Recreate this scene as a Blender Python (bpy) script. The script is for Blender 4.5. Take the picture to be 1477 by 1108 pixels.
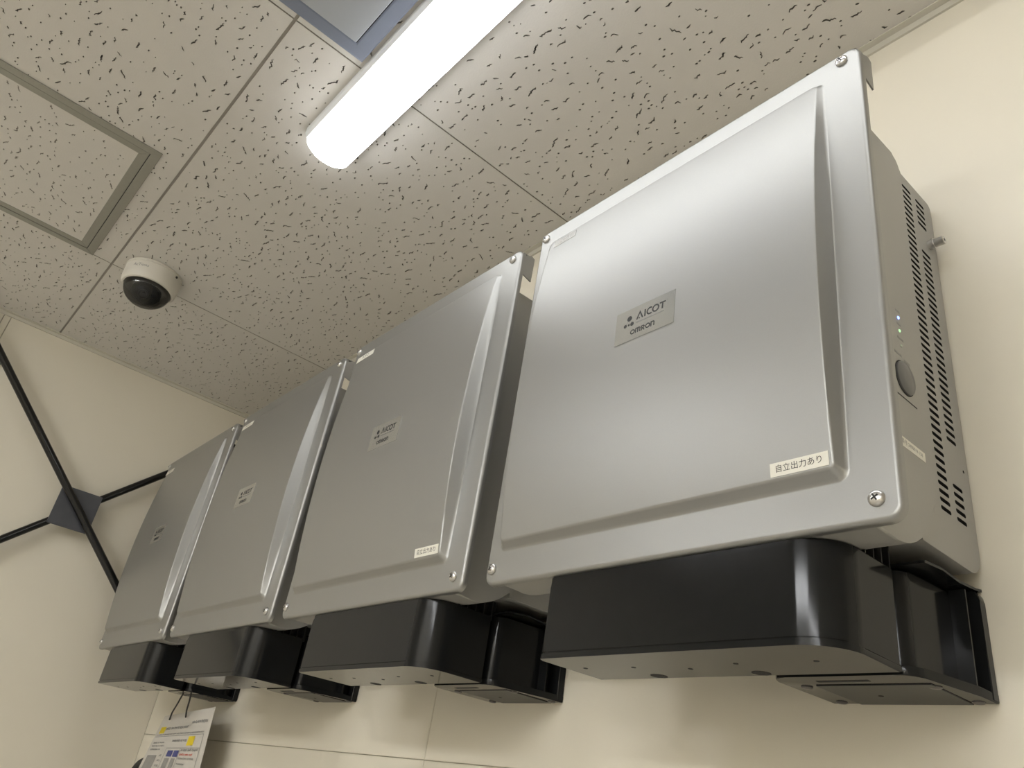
import bpy, bmesh, math, random
from mathutils import Vector, Matrix
from mathutils.geometry import delaunay_2d_cdt

for o in list(bpy.data.objects):
    bpy.data.objects.remove(o)
SC = bpy.context.scene
COL = SC.collection
PI = math.pi

# ------------------------------------------------------------------ camera
cam_data = bpy.data.cameras.new('camera')
cam = bpy.data.objects.new('camera', cam_data)
COL.objects.link(cam)
R = ((0.6509408, 0.2827940, 0.7044882), (0.7444293, -0.4195357, -0.5194370), (0.1486643, 0.8625644, -0.4836131))
M = Matrix(((R[0][0], R[0][1], R[0][2], 0.24450543), (R[1][0], R[1][1], R[1][2], -0.71394995),
            (R[2][0], R[2][1], R[2][2], 1.53527749), (0, 0, 0, 1)))
cam.matrix_world = M
cam_data.sensor_fit = 'HORIZONTAL'
cam_data.sensor_width = 36.0
cam_data.lens = 27.7008
cam_data.clip_start = 0.02
SC.camera = cam

# ------------------------------------------------------------------ world, light level
world = bpy.data.worlds.new('world')
SC.world = world
world.use_nodes = True
world.node_tree.nodes['Background'].inputs[0].default_value = (0.9, 0.95, 1.0, 1)
world.node_tree.nodes['Background'].inputs[1].default_value = 0.0
LAMP_POWER = 4.6
FILL_LAMP_POWER = 28.0  # for the unseen lamps added as fill
LAMP_COLOR = (0.97, 0.985, 1.0)
SC.view_settings.view_transform = 'Standard'
SC.view_settings.look = 'None'
SC.view_settings.gamma = 1.0
SC.view_settings.use_curve_mapping = False
SC.view_settings.exposure = 0.85

# ------------------------------------------------------------------ dimensions (metres, wall of the inverters at y = 0)
CEIL = 2.5
XL = -2.013          # left wall
XR = 2.112
YB = -3.3058
SEAM_X = (-1.5283, -0.6183, 0.2917, 1.2017)
SEAM_Y = (-0.5758, -1.4858, -2.3958)
UNIT_X = (0.0, -0.4939, -0.9895, -1.4828)

# ------------------------------------------------------------------ materials
MATS = {}
def mat(name, color, rough=0.5, metal=0.0, noise=0.0, nscale=40.0, bump=0.0, bscale=200.0, emit=None, coat=0.0, spec=0.5, rvar=0.0):
    m = bpy.data.materials.new(name)
    m.use_nodes = True
    nt = m.node_tree
    b = nt.nodes['Principled BSDF']
    b.inputs['Base Color'].default_value = (*color, 1)
    b.inputs['Roughness'].default_value = rough
    b.inputs['Metallic'].default_value = metal
    b.inputs['Specular IOR Level'].default_value = spec
    if coat:
        b.inputs['Coat Weight'].default_value = coat
        b.inputs['Coat Roughness'].default_value = 0.1
    tc = nt.nodes.new('ShaderNodeTexCoord')
    if noise > 0 or rvar > 0:
        n = nt.nodes.new('ShaderNodeTexNoise')
        n.inputs['Scale'].default_value = nscale
        n.inputs['Detail'].default_value = 4
        nt.links.new(tc.outputs['Object'], n.inputs['Vector'])
        if noise > 0:
            mx = nt.nodes.new('ShaderNodeMix'); mx.data_type = 'RGBA'
            mx.inputs[6].default_value = (*[c * (1 - noise) for c in color], 1)
            mx.inputs[7].default_value = (*[min(1, c * (1 + noise)) for c in color], 1)
            nt.links.new(n.outputs['Fac'], mx.inputs[0])
            nt.links.new(mx.outputs[2], b.inputs['Base Color'])
        if rvar > 0:
            mr = nt.nodes.new('ShaderNodeMapRange')
            mr.inputs[3].default_value = max(0.02, rough - rvar)
            mr.inputs[4].default_value = rough + rvar
            nt.links.new(n.outputs['Fac'], mr.inputs[0])
            nt.links.new(mr.outputs[0], b.inputs['Roughness'])
    if bump > 0:
        n2 = nt.nodes.new('ShaderNodeTexNoise')
        n2.inputs['Scale'].default_value = bscale
        n2.inputs['Detail'].default_value = 3
        nt.links.new(tc.outputs['Object'], n2.inputs['Vector'])
        bp = nt.nodes.new('ShaderNodeBump')
        bp.inputs['Strength'].default_value = bump
        bp.inputs['Distance'].default_value = 0.001
        nt.links.new(n2.outputs['Fac'], bp.inputs['Height'])
        nt.links.new(bp.outputs[0], b.inputs['Normal'])
    if emit:
        b.inputs['Emission Color'].default_value = (*emit[0], 1)
        b.inputs['Emission Strength'].default_value = emit[1]
    MATS[name] = m
    return m

mat('wall_cream', (0.745, 0.697, 0.588), 0.42, noise=0.02, nscale=6, bump=0.05, bscale=300)
mat('wall_core', (0.45, 0.41, 0.33), 0.8, noise=0.05)
mat('trim_cream', (0.60, 0.57, 0.49), 0.45, noise=0.02)
mat('ceiling_board', (0.67, 0.645, 0.605), 0.9, noise=0.03, nscale=25, bump=0.25, bscale=350)
mat('ceiling_pit', (0.27, 0.25, 0.22), 0.95, noise=0.10, nscale=90)
mat('ceiling_core', (0.42, 0.395, 0.35), 0.9, noise=0.04)
mat('floor_vinyl', (0.58, 0.56, 0.52), 0.45, noise=0.05, nscale=8)
mat('silver_paint', (0.350, 0.350, 0.340), 0.415, metal=0.75, noise=0.03, nscale=900, bump=0.06, bscale=1500)
mat('grey_paint', (0.37, 0.365, 0.345), 0.48, metal=0.2, noise=0.02, nscale=700, bump=0.04, bscale=1500)
mat('dark_hole', (0.008, 0.008, 0.008), 0.8, noise=0.1)
mat('black_plastic', (0.012, 0.0125, 0.013), 0.11, noise=0.1, nscale=60, rvar=0.02, spec=0.20)
mat('black_plastic_satin', (0.020, 0.020, 0.020), 0.38, noise=0.1, nscale=60, spec=0.5)
mat('black_line', (0.005, 0.005, 0.005), 0.6, noise=0.1)
mat('steel', (0.62, 0.61, 0.60), 0.28, metal=1.0, noise=0.04, nscale=300)
mat('steel_dark', (0.16, 0.15, 0.15), 0.4, metal=0.8, noise=0.05)
mat('label_silver', (0.60, 0.61, 0.60), 0.22, metal=0.85, noise=0.01)
mat('label_white', (0.80, 0.78, 0.70), 0.35, noise=0.01)
mat('label_clear', (0.58, 0.58, 0.56), 0.22, metal=0.6, noise=0.01)
mat('print_black', (0.012, 0.012, 0.014), 0.5, noise=0.05)
mat('print_grey', (0.22, 0.22, 0.22), 0.5, noise=0.05)
mat('print_faint', (0.30, 0.30, 0.29), 0.5, metal=0.3, noise=0.05)
mat('button_grey', (0.14, 0.14, 0.14), 0.38, noise=0.04, nscale=200)
mat('led_blue', (0.10, 0.15, 0.9), 0.3, noise=0.02, emit=((0.18, 0.28, 1.0), 2.5))
mat('led_green', (0.3, 0.7, 0.3), 0.3, noise=0.02, emit=((0.55, 0.95, 0.5), 0.5))
mat('led_off', (0.55, 0.62, 0.52), 0.25, noise=0.02)
mat('white_plastic', (0.66, 0.63, 0.565), 0.4, noise=0.01)
mat('lamp_white', (0.75, 0.77, 0.80), 0.4, noise=0.01)
mat('diffuser', (0.9, 0.9, 0.9), 0.4, noise=0.01, emit=(LAMP_COLOR, LAMP_POWER))
mat('diffuser_fill', (0.9, 0.9, 0.9), 0.4, noise=0.01, emit=(LAMP_COLOR, FILL_LAMP_POWER))
mat('hatch_aluminium', (0.33, 0.325, 0.29), 0.45, metal=0.55, noise=0.04, nscale=120)
mat('vent_metal', (0.23, 0.26, 0.34), 0.45, metal=0.3, noise=0.05, nscale=50)
mat('vent_panel', (0.43, 0.46, 0.51), 0.40, metal=0.3, noise=0.03, nscale=30)
mat('black_pipe', (0.006, 0.006, 0.006), 0.16, noise=0.1, nscale=80)
mat('gusset_steel', (0.075, 0.077, 0.088), 0.38, metal=0.3, noise=0.2, nscale=40, bump=0.1, bscale=120)
mat('paper', (0.60, 0.57, 0.52), 0.6, noise=0.01)
mat('paper_yellow', (0.78, 0.60, 0.02), 0.6, noise=0.03)
mat('paper_blue', (0.06, 0.07, 0.24), 0.6, noise=0.05)
mat('paper_grey', (0.30, 0.29, 0.27), 0.6, noise=0.15, nscale=60)
mat('paper_red', (0.62, 0.16, 0.12), 0.6, noise=0.05)
mat('rubber_black', (0.012, 0.012, 0.012), 0.5, noise=0.1)

def dome_material():
    m = bpy.data.materials.new('smoked_dome'); m.use_nodes = True
    nt = m.node_tree; nt.nodes.remove(nt.nodes['Principled BSDF'])
    out = nt.nodes['Material Output']
    tr = nt.nodes.new('ShaderNodeBsdfTransparent'); tr.inputs[0].default_value = (0.42, 0.43, 0.44, 1)
    gl = nt.nodes.new('ShaderNodeBsdfGlossy'); gl.inputs['Roughness'].default_value = 0.03
    fr = nt.nodes.new('ShaderNodeFresnel'); fr.inputs['IOR'].default_value = 1.5
    mx = nt.nodes.new('ShaderNodeMixShader')
    nt.links.new(fr.outputs[0], mx.inputs[0]); nt.links.new(tr.outputs[0], mx.inputs[1]); nt.links.new(gl.outputs[0], mx.inputs[2])
    nt.links.new(mx.outputs[0], out.inputs[0])
    MATS['smoked_dome'] = m
dome_material()

# ------------------------------------------------------------------ mesh helpers
def link(name, me, parent=None, loc=None):
    o = bpy.data.objects.new(name, me)
    COL.objects.link(o)
    if parent is not None:
        o.parent = parent
    if loc is not None:
        o.location = loc
    return o

def finish(bm, name, mats, smooth=None, normals=True):
    if normals:
        bmesh.ops.recalc_face_normals(bm, faces=bm.faces)
    me = bpy.data.meshes.new(name)
    bm.to_mesh(me); bm.free()
    for m in (mats if isinstance(mats, (list, tuple)) else [mats]):
        me.materials.append(MATS[m])
    if smooth is not None:
        me.polygons.foreach_set('use_smooth', [True] * len(me.polygons))
        me.set_sharp_from_angle(angle=math.radians(smooth))
    return me

def part(name, bm, mats, parent=None, smooth=None, loc=None, wn=False, normals=True):
    o = link(name, finish(bm, name, mats, smooth, normals), parent, loc)
    if wn:
        md = o.modifiers.new('weighted_normals', 'WEIGHTED_NORMAL')
        md.keep_sharp = True
    return o

def empty(name, loc=(0, 0, 0)):
    o = bpy.data.objects.new(name, None)
    o.empty_display_size = 0.05
    COL.objects.link(o); o.location = loc
    return o

def tag(o, label, cat=None, group=None, kind=None):
    if label: o['label'] = label
    if cat: o['category'] = cat
    if group: o['group'] = group
    if kind: o['kind'] = kind
    return o

def box(bm, x0, x1, y0, y1, z0, z1, mi=0, bev=0.0, seg=2):
    vs = [bm.verts.new(p) for p in ((x0, y0, z0), (x1, y0, z0), (x1, y1, z0), (x0, y1, z0), (x0, y0, z1), (x1, y0, z1), (x1, y1, z1), (x0, y1, z1))]
    fs = [bm.faces.new([vs[i] for i in q]) for q in ((0, 3, 2, 1), (4, 5, 6, 7), (0, 1, 5, 4), (1, 2, 6, 5), (2, 3, 7, 6), (3, 0, 4, 7))]
    for f in fs: f.material_index = mi
    if bev > 0:
        es = list({e for f in fs for e in f.edges})
        r = bmesh.ops.bevel(bm, geom=es, offset=bev, segments=seg, affect='EDGES', profile=0.5)
        for f in r['faces']: f.material_index = mi
    return vs

def prism(bm, pts, axis, a0, a1, mi=0, bev=0.0, seg=2, caps=True):
    """polygon pts (p,q) extruded along axis; p,q are the two other axes in order"""
    def P(p, q, a):
        return {'x': (a, p, q), 'y': (p, a, q), 'z': (p, q, a)}[axis]
    A = [bm.verts.new(P(p, q, a0)) for p, q in pts]
    B = [bm.verts.new(P(p, q, a1)) for p, q in pts]
    n = len(pts); fs = []
    for i in range(n):
        fs.append(bm.faces.new((A[i], A[(i + 1) % n], B[(i + 1) % n], B[i])))
    ca = bm.faces.new(A[::-1]); cb = bm.faces.new(B)
    fs += [ca, cb]
    for f in fs: f.material_index = mi
    if bev > 0:
        es = list(set(ca.edges) | set(cb.edges))
        r = bmesh.ops.bevel(bm, geom=es, offset=bev, segments=seg, affect='EDGES', profile=0.5)
        for f in r['faces']: f.material_index = mi
    return fs

def arc(cx, cy, r, a0, a1, n):
    return [(cx + r * math.cos(math.radians(a0 + (a1 - a0) * i / n)), cy + r * math.sin(math.radians(a0 + (a1 - a0) * i / n))) for i in range(n + 1)]

def lathe(bm, prof, origin, axis, n=24, mi=0):
    """prof: (radius, height) along axis from origin"""
    ax = Vector(axis).normalized()
    u = ax.orthogonal().normalized(); v = ax.cross(u)
    rings = []
    for r, h in prof:
        c = Vector(origin) + ax * h
        if r < 1e-6:
            rings.append([bm.verts.new(c)])
        else:
            rings.append([bm.verts.new(c + (u * math.cos(2 * PI * k / n) + v * math.sin(2 * PI * k / n)) * r) for k in range(n)])
    for a, b in zip(rings[:-1], rings[1:]):
        for k in range(n):
            k2 = (k + 1) % n
            if len(a) == 1 and len(b) == 1: continue
            if len(a) == 1: f = bm.faces.new((a[0], b[k], b[k2]))
            elif len(b) == 1: f = bm.faces.new((a[k], b[0], a[k2]))
            else: f = bm.faces.new((a[k], b[k], b[k2], a[k2]))
            f.material_index = mi

def tube(bm, pts, r, n=12, mi=0, cap=True):
    pts = [Vector(p) for p in pts]
    rings = []
    ref = None
    for i, p in enumerate(pts):
        d = (pts[min(i + 1, len(pts) - 1)] - pts[max(i - 1, 0)]).normalized()
        if ref is None: ref = d.orthogonal().normalized()
        u = (ref - d * ref.dot(d)).normalized(); ref = u
        v = d.cross(u)
        rings.append([bm.verts.new(p + (u * math.cos(2 * PI * k / n) + v * math.sin(2 * PI * k / n)) * r) for k in range(n)])
    for a, b in zip(rings[:-1], rings[1:]):
        for k in range(n):
            f = bm.faces.new((a[k], a[(k + 1) % n], b[(k + 1) % n], b[k])); f.material_index = mi
    if cap:
        bm.faces.new(rings[0][::-1]).material_index = mi
        bm.faces.new(rings[-1]).material_index = mi

def plate_with_pits(bm, outline, pits, to3d, depth, mi_top=0, mi_pit=1, mi_floor=None):
    """flat plate (outline, 2D) with sunk pits; to3d(p, q, d): d = depth below the face"""
    if mi_floor is None: mi_floor = mi_pit
    vs = [Vector(p) for p in outline]
    faces = [list(range(len(outline)))]
    for pit in pits:
        s = len(vs); vs += [Vector(p) for p in pit]
        faces.append(list(range(s, s + len(pit))))
    ov, oe, of, ivo, ieo, ifo = delaunay_2d_cdt(vs, [], faces, 1, 1e-6)
    top = {}
    def V(i):
        if i not in top: top[i] = bm.verts.new(to3d(ov[i][0], ov[i][1], 0.0))
        return top[i]
    low = {}
    def L(i):
        if i not in low: low[i] = bm.verts.new(to3d(ov[i][0], ov[i][1], depth))
        return low[i]
    edge_in = {}
    for f, orig in zip(of, ifo):
        inside = any(k > 0 for k in orig)
        if inside:
            nf = bm.faces.new([L(i) for i in f]); nf.material_index = mi_floor
            for a, b in zip(f, f[1:] + f[:1]): edge_in[(a, b)] = True
        else:
            nf = bm.faces.new([V(i) for i in f]); nf.material_index = mi_top
    for (a, b) in edge_in:
        if (b, a) not in edge_in:
            nf = bm.faces.new((V(a), V(b), L(b), L(a))); nf.material_index = mi_pit
    return top

# ---- print (lettering) helpers: list of polygons in 2D, material index
def text_polys(body, size, align='CENTER', shear=0.0):
    c = bpy.data.curves.new('txt', 'FONT')
    c.body = body; c.size = size; c.align_x = align; c.align_y = 'CENTER'; c.shear = shear
    c.resolution_u = 3
    o = bpy.data.objects.new('txt', c); COL.objects.link(o)
    bpy.context.view_layer.update()
    me = bpy.data.meshes.new_from_object(o.evaluated_get(bpy.context.evaluated_depsgraph_get()))
    vs = [(v.co.x, v.co.y) for v in me.vertices]
    polys = [[vs[i] for i in p.vertices] for p in me.polygons]
    bpy.data.objects.remove(o); bpy.data.curves.remove(c); bpy.data.meshes.remove(me)
    return polys

def stroke(pts, w, closed=False):
    """thick polyline as quads with mitred joints"""
    P = [Vector(p) for p in pts]
    n = len(P); out = []; L = []; Rr = []
    for i in range(n):
        if closed:
            d0 = (P[i] - P[i - 1]).normalized(); d1 = (P[(i + 1) % n] - P[i]).normalized()
        else:
            d1 = (P[min(i + 1, n - 1)] - P[min(i, n - 2)]).normalized()
            d0 = (P[max(i, 1)] - P[max(i - 1, 0)]).normalized()
        t = (d0 + d1)
        t = t.normalized() if t.length > 1e-6 else d1
        nn = Vector((-t.y, t.x))
        k = max(0.5, nn.dot(Vector((-d1.y, d1.x))))
        L.append(P[i] + nn * w / 2 / k); Rr.append(P[i] - nn * w / 2 / k)
    m = n if closed else n - 1
    for i in range(m):
        j = (i + 1) % n
        out.append([tuple(Rr[i]), tuple(Rr[j]), tuple(L[j]), tuple(L[i])])
    return out

def disc(cx, cy, r, n=16):
    return [[(cx + r * math.cos(2 * PI * k / n), cy + r * math.sin(2 * PI * k / n)) for k in range(n)]]

def rect(x0, x1, y0, y1):
    return [[(x0, y0), (x1, y0), (x1, y1), (x0, y1)]]

def add_polys(bm, polys, to3d, mi):
    for p in polys:
        vs = [bm.verts.new(to3d(a, b)) for a, b in p]
        try:
            f = bm.faces.new(vs); f.material_index = mi
        except ValueError:
            pass

# ================================================================== SETTING
def structure(o):
    o['kind'] = 'structure'; return o

# --- floor
bm = bmesh.new(); box(bm, XL, XR, YB, 0, -0.05, 0)
structure(tag(part('floor', bm, 'floor_vinyl'), 'grey vinyl floor of the room'))

# --- right wall (behind the inverters): core and proud panels with joints
bm = bmesh.new(); box(bm, XL - 0.1, XR + 0.1, 0.0025, 0.12, -0.05, CEIL + 0.06)
wall_r = structure(tag(part('wall_right', bm, 'wall_core'), 'cream panelled wall that carries the row of inverters'))
g = 0.0006
VJ, HJ = -0.7785, 1.5972
for (x0, x1, z0, z1) in ((XL, VJ - g, HJ + g, CEIL), (VJ + g, XR, HJ + g, CEIL), (XL, VJ - g, 0, HJ - g), (VJ + g, XR, 0, HJ - g)):
    bm = bmesh.new(); box(bm, x0, x1, 0.0, 0.0027, z0, z1, bev=0.0006, seg=1)
    part('wall_panel', bm, 'wall_cream', wall_r)

# --- left wall with a joint cover
bm = bmesh.new(); box(bm, XL - 0.12, XL - 0.006, YB - 0.1, 0.0, -0.05, CEIL + 0.06)
wall_l = structure(tag(part('wall_left', bm, 'wall_core'), 'cream end wall behind the black cross brace'))
for (y0, y1) in ((-0.690, 0.0), (YB, -0.7085)):
    bm = bmesh.new(); box(bm, XL - 0.0065, XL, y0, y1, 0, CEIL, bev=0.0006, seg=1)
    part('wall_panel', bm, 'wall_cream', wall_l)
bm = bmesh.new(); box(bm, XL - 0.0065, XL - 0.0015, -0.7065, -0.692, 0, CEIL)
part('joint_strip', bm, 'wall_cream', wall_l)

# --- the two walls out of view
bm = bmesh.new(); box(bm, XL - 0.1, XR + 0.1, YB - 0.12, YB, -0.05, CEIL + 0.06)
structure(tag(part('wall_back', bm, 'wall_cream'), 'cream wall opposite the inverters'))
bm = bmesh.new(); box(bm, XR, XR + 0.12, YB, 0.0, -0.05, CEIL + 0.06)
structure(tag(part('wall_front', bm, 'wall_cream'), 'cream wall at the near end of the room'))

# --- ceiling: core slab and fissured boards with open joints
bm = bmesh.new(); box(bm, XL - 0.1, XR + 0.1, YB - 0.1, 0.1, CEIL + 0.003, CEIL + 0.06)
ceil = structure(tag(part('ceiling', bm, 'ceiling_core'), 'ceiling of pale fissured boards'))

def fissures(w, h, seed):
    """random worm shaped pits in a w x h board"""
    rnd = random.Random(seed)
    out = []; cells = {}
    def free(x, y, r):
        ci, cj = int(x / 0.02), int(y / 0.02)
        for i in range(ci - 2, ci + 3):
            for j in range(cj - 2, cj + 3):
                for (px, py, pr) in cells.get((i, j), ()):
                    if (px - x) ** 2 + (py - y) ** 2 < (pr + r) ** 2: return False
        return True
    target = int(w * h * 2150)
    tries = 0
    while len(out) < target and tries < target * 12:
        tries += 1
        t = rnd.random()
        x, y = rnd.uniform(0.008, w - 0.008), rnd.uniform(0.008, h - 0.008)
        if t < 0.46:                                     # dot
            r = rnd.uniform(0.0008, 0.0017)
            pts = [(x - r * 0.6, y), (x + r * 0.8, y + rnd.uniform(-.4, .4) * r)]
            ws = [r * 1.4, r * 1.7]
        else:
            a = rnd.gauss(-0.02, 0.40)
            n = rnd.choice((2, 3, 3, 4, 4, 5, 6)) if t < 0.9 else rnd.choice((6, 7, 8))
            pts = [(0.0, 0.0)]; ws = [rnd.uniform(0.0007, 0.0014)]
            side = rnd.choice((-1, 1))
            for k in range(n):
                st = rnd.uniform(0.0018, 0.0040)
                aa = a + side * rnd.uniform(0.15, 0.85); 
                if rnd.random() < 0.75: side = -side
                pts.append((pts[-1][0] + st * math.cos(aa), pts[-1][1] + st * math.sin(aa)))
                ws.append(rnd.uniform(0.0013, 0.0030))
            ws[-1] = rnd.uniform(0.0006, 0.0013)
            mx = sum(p[0] for p in pts) / len(pts); my = sum(p[1] for p in pts) / len(pts)
            pts = [(p[0] - mx + x, p[1] - my + y) for p in pts]
        rad = max(math.hypot(p[0] - x, p[1] - y) for p in pts) + 0.0016
        if min(p[0] for p in pts) < 0.004 or max(p[0] for p in pts) > w - 0.004: continue
        if min(p[1] for p in pts) < 0.004 or max(p[1] for p in pts) > h - 0.004: continue
        if not free(x, y, rad): continue
        L = []; Rr = []
        for i, p in enumerate(pts):
            q0 = pts[max(i - 1, 0)]; q1 = pts[min(i + 1, len(pts) - 1)]
            d = Vector((q1[0] - q0[0], q1[1] - q0[1])).normalized()
            nn = Vector((-d.y, d.x)) * ws[i] / 2
            L.append((p[0] + nn.x, p[1] + nn.y)); Rr.append((p[0] - nn.x, p[1] - nn.y))
        d0 = Vector((pts[0][0] - pts[1][0], pts[0][1] - pts[1][1])).normalized() * ws[0] * 0.5
        d1 = Vector((pts[-1][0] - pts[-2][0], pts[-1][1] - pts[-2][1])).normalized() * ws[-1] * 0.5
        poly = Rr + [(pts[-1][0] + d1.x, pts[-1][1] + d1.y)] + L[::-1] + [(pts[0][0] + d0.x, pts[0][1] + d0.y)]
        out.append(poly)
        cells.setdefault((int(x / 0.02), int(y / 0.02)), []).append((x, y, rad))
    return out

def board_mesh(w, h, seed, thick=0.0032, pit=0.0030):
    bm = bmesh.new()
    pits = fissures(w, h, seed)
    plate_with_pits(bm, [(0, 0), (w, 0), (w, h), (0, h)], pits, lambda p, q, d: (p, q, d), pit)
    # edges of the board
    c = [(0, 0), (w, 0), (w, h), (0, h)]
    lo = [bm.verts.new((p, q, 0)) for p, q in c]; hi = [bm.verts.new((p, q, thick)) for p, q in c]
    for i in range(4):
        bm.faces.new((lo[i], hi[i], hi[(i + 1) % 4], lo[(i + 1) % 4])).material_index = 2
    return finish(bm, 'ceiling_board', ['ceiling_board', 'ceiling_pit', 'ceiling_core'], normals=False)

GX, GY = 0.0013, 0.0024
xs = [XL - GX] + list(SEAM_X) + [XR + GX]
ys = [0 + GY] + list(SEAM_Y) + [YB - GY]
cache = {}
seed = 11
for i in range(len(xs) - 1):
    for j in range(len(ys) - 1):
        w = xs[i + 1] - xs[i] - 2 * GX; h = ys[j] - ys[j + 1] - 2 * GY
        visible = xs[i] < 0.3 and j < 2
        key = (round(w, 3), round(h, 3), (i, j) if visible and i < 3 else 0)
        if key not in cache:
            seed += 7
            cache[key] = board_mesh(w, h, seed)
        o = link('ceiling_board', cache[key], ceil, (xs[i] + GX, ys[j + 1] + GY, CEIL))

# --- trims in the corners between walls and ceiling
bm = bmesh.new()
prism(bm, [(0.0, CEIL), (-0.011, CEIL), (-0.011, CEIL - 0.002), (-0.003, CEIL - 0.003), (-0.003, CEIL - 0.013), (0.0, CEIL - 0.0135)], 'x', XL, XR)
structure(tag(part('trim_1', bm, 'trim_cream'), 'thin cream ceiling trim above the inverters'))
bm = bmesh.new()
prism(bm, [(XL, CEIL), (XL + 0.010, CEIL), (XL + 0.010, CEIL - 0.002), (XL + 0.003, CEIL - 0.003), (XL + 0.003, CEIL - 0.011), (XL, CEIL - 0.0115)], 'y', YB, -0.011)
structure(tag(part('trim_2', bm, 'trim_cream'), 'thin cream ceiling trim on the end wall'))

# ================================================================== CEILING LAMP and added fill lamps
def ceiling_lamp(x0, x1, yc, label, diffuser='diffuser'):
    t = empty('ceiling_lamp', (x0, yc, CEIL))
    tag(t, label, 'lamp')
    n = x1 - x0
    bm = bmesh.new()
    prism(bm, [(-0.045, 0), (-0.045, -0.012), (-0.041, -0.021), (0.041, -0.021), (0.045, -0.012), (0.045, 0)], 'x', 0, n, bev=0.0008, seg=1)
    part('lamp_base', bm, 'lamp_white', t)
    bm = bmesh.new()
    prof = [(-0.0395, -0.0205)]
    for k in range(15):
        a = PI + PI * k / 14
        prof.append((0.0395 * math.cos(a), -0.024 + 0.0235 * math.sin(a)))
    prof.append((0.0395, -0.0205))
    prism(bm, prof, 'x', 0.0025, n - 0.0025, bev=0.002, seg=2)
    part('lamp_diffuser', bm, diffuser, t, smooth=40)
    return t
ceiling_lamp(-0.795, 0.425, -0.417, 'long glowing white tube lamp fixed to the ceiling boards')
for (x0, x1, yc, lab) in ((-0.60, 0.62, -2.62, 'unseen long fill lamp added behind the camera, first of two rows by the opposite wall'),
                         (-0.60, 0.62, -2.88, 'unseen long fill lamp added behind the camera, second of two rows by the opposite wall'),
                         (0.70, 1.92, -3.00, 'unseen long fill lamp added in the far corner of the room behind the camera'),
                         (-1.42, -1.02, -1.62, 'unseen short fill lamp added over the far half of the room')):
    ceiling_lamp(x0, x1, yc, lab, 'diffuser_fill')  # added out of view to fill the room with light, brighter than the visible lamp

# ================================================================== ACCESS HATCH and VENT COVER in the ceiling
def hatch(x0, x1, y0, y1):
    t = empty('access_hatch', ((x0 + x1) / 2, (y0 + y1) / 2, CEIL))
    tag(t, 'square ceiling access hatch with dull aluminium frame near the dome camera', 'hatch')
    cx, cy = (x0 + x1) / 2, (y0 + y1) / 2
    def ring(name, a, b, z0, z1, m):
        # four mitred bars between inset a and inset b
        X0, X1, Y0, Y1 = x0 - cx, x1 - cx, y0 - cy, y1 - cy
        o4 = [(X0 + a, Y0 + a), (X1 - a, Y0 + a), (X1 - a, Y1 - a), (X0 + a, Y1 - a)]
        i4 = [(X0 + b, Y0 + b), (X1 - b, Y0 + b), (X1 - b, Y1 - b), (X0 + b, Y1 - b)]
        for k in range(4):
            bm = bmesh.new()
            k2 = (k + 1) % 4
            prism(bm, [o4[k], o4[k2], i4[k2], i4[k]], 'z', z0, z1, bev=0.0005, seg=1)
            part(name, bm, m, t)
    ring('frame_bar', 0.0, 0.0165, -0.0030, 0.0, 'hatch_aluminium')
    ring('door_frame_bar', 0.0178, 0.034, -0.0022, 0.0, 'hatch_aluminium')
    bm = bmesh.new()
    X0, X1, Y0, Y1 = x0 - cx, x1 - cx, y0 - cy, y1 - cy
    # dark gap between the two frames
    for k, (a, b) in enumerate((((X0 + .0165, Y0 + .0165), (X1 - .0165, Y0 + .0178)), ((X0 + .0165, Y1 - .0178), (X1 - .0165, Y1 - .0165)),
                                ((X0 + .0165, Y0 + .0178), (X0 + .0178, Y1 - .0178)), ((X1 - .0178, Y0 + .0178), (X1 - .0165, Y1 - .0178)))):
        box(bm, a[0], b[0], a[1], b[1], -0.0006, 0.0)
    part('gap', bm, 'black_line', t)
    w = (x1 - x0) - 0.068; h = (y1 - y0) - 0.068
    link('door_board', board_mesh(w, h, 77, thick=0.0012, pit=0.0010), t, (-w / 2, -h / 2, -0.0012))
    return t
hatch(-1.528, -1.0665, -1.0785, -0.617)

def vent(x0, x1, y0, y1):
    t = empty('vent_cover', ((x0 + x1) / 2, (y0 + y1) / 2, CEIL))
    tag(t, 'blue-grey metal ceiling vent cover partly hidden by the glowing lamp', 'vent')
    cx, cy = (x0 + x1) / 2, (y0 + y1) / 2
    X0, X1, Y0, Y1 = x0 - cx, x1 - cx, y0 - cy, y1 - cy
    for k in range(4):
        bm = bmesh.new()
        o4 = [(X0, Y0), (X1, Y0), (X1, Y1), (X0, Y1)]
        b = 0.0235
        i4 = [(X0 + b, Y0 + b), (X1 - b, Y0 + b), (X1 - b, Y1 - b), (X0 + b, Y1 - b)]
        k2 = (k + 1) % 4
        prof = [((0.0, 0.0)), (0.0, -0.0045), (0.1, -0.0055), (0.9, -0.0050), (1.0, -0.0042), (1.0, 0.0)]
        rings = []
        for tt, z in prof:
            A = Vector(o4[k]).lerp(Vector(i4[k]), tt); B = Vector(o4[k2]).lerp(Vector(i4[k2]), tt)
            rings.append((bm.verts.new((A.x, A.y, z)), bm.verts.new((B.x, B.y, z))))
        for p, q in zip(rings, rings[1:] + rings[:1]):
            bm.faces.new((p[0], p[1], q[1], q[0]))
        bm.faces.new([r[0] for r in rings]); bm.faces.new([r[1] for r in rings])
        part('frame_bar', bm, 'vent_metal', t)
    bm = bmesh.new(); b = 0.0255
    box(bm, X0 + b, X1 - b, Y0 + b, Y1 - b, -0.0075, -0.0035, bev=0.001, seg=1)
    part('panel', bm, 'vent_panel', t)
    bm = bmesh.new(); box(bm, X0 + 0.02, X1 - 0.02, Y0 + 0.02, Y1 - 0.02, -0.0035, 0.0)
    part('backing', bm, 'black_line', t)
    return t
vent(-0.6035, -0.26, -0.812, -0.4685)

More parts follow.
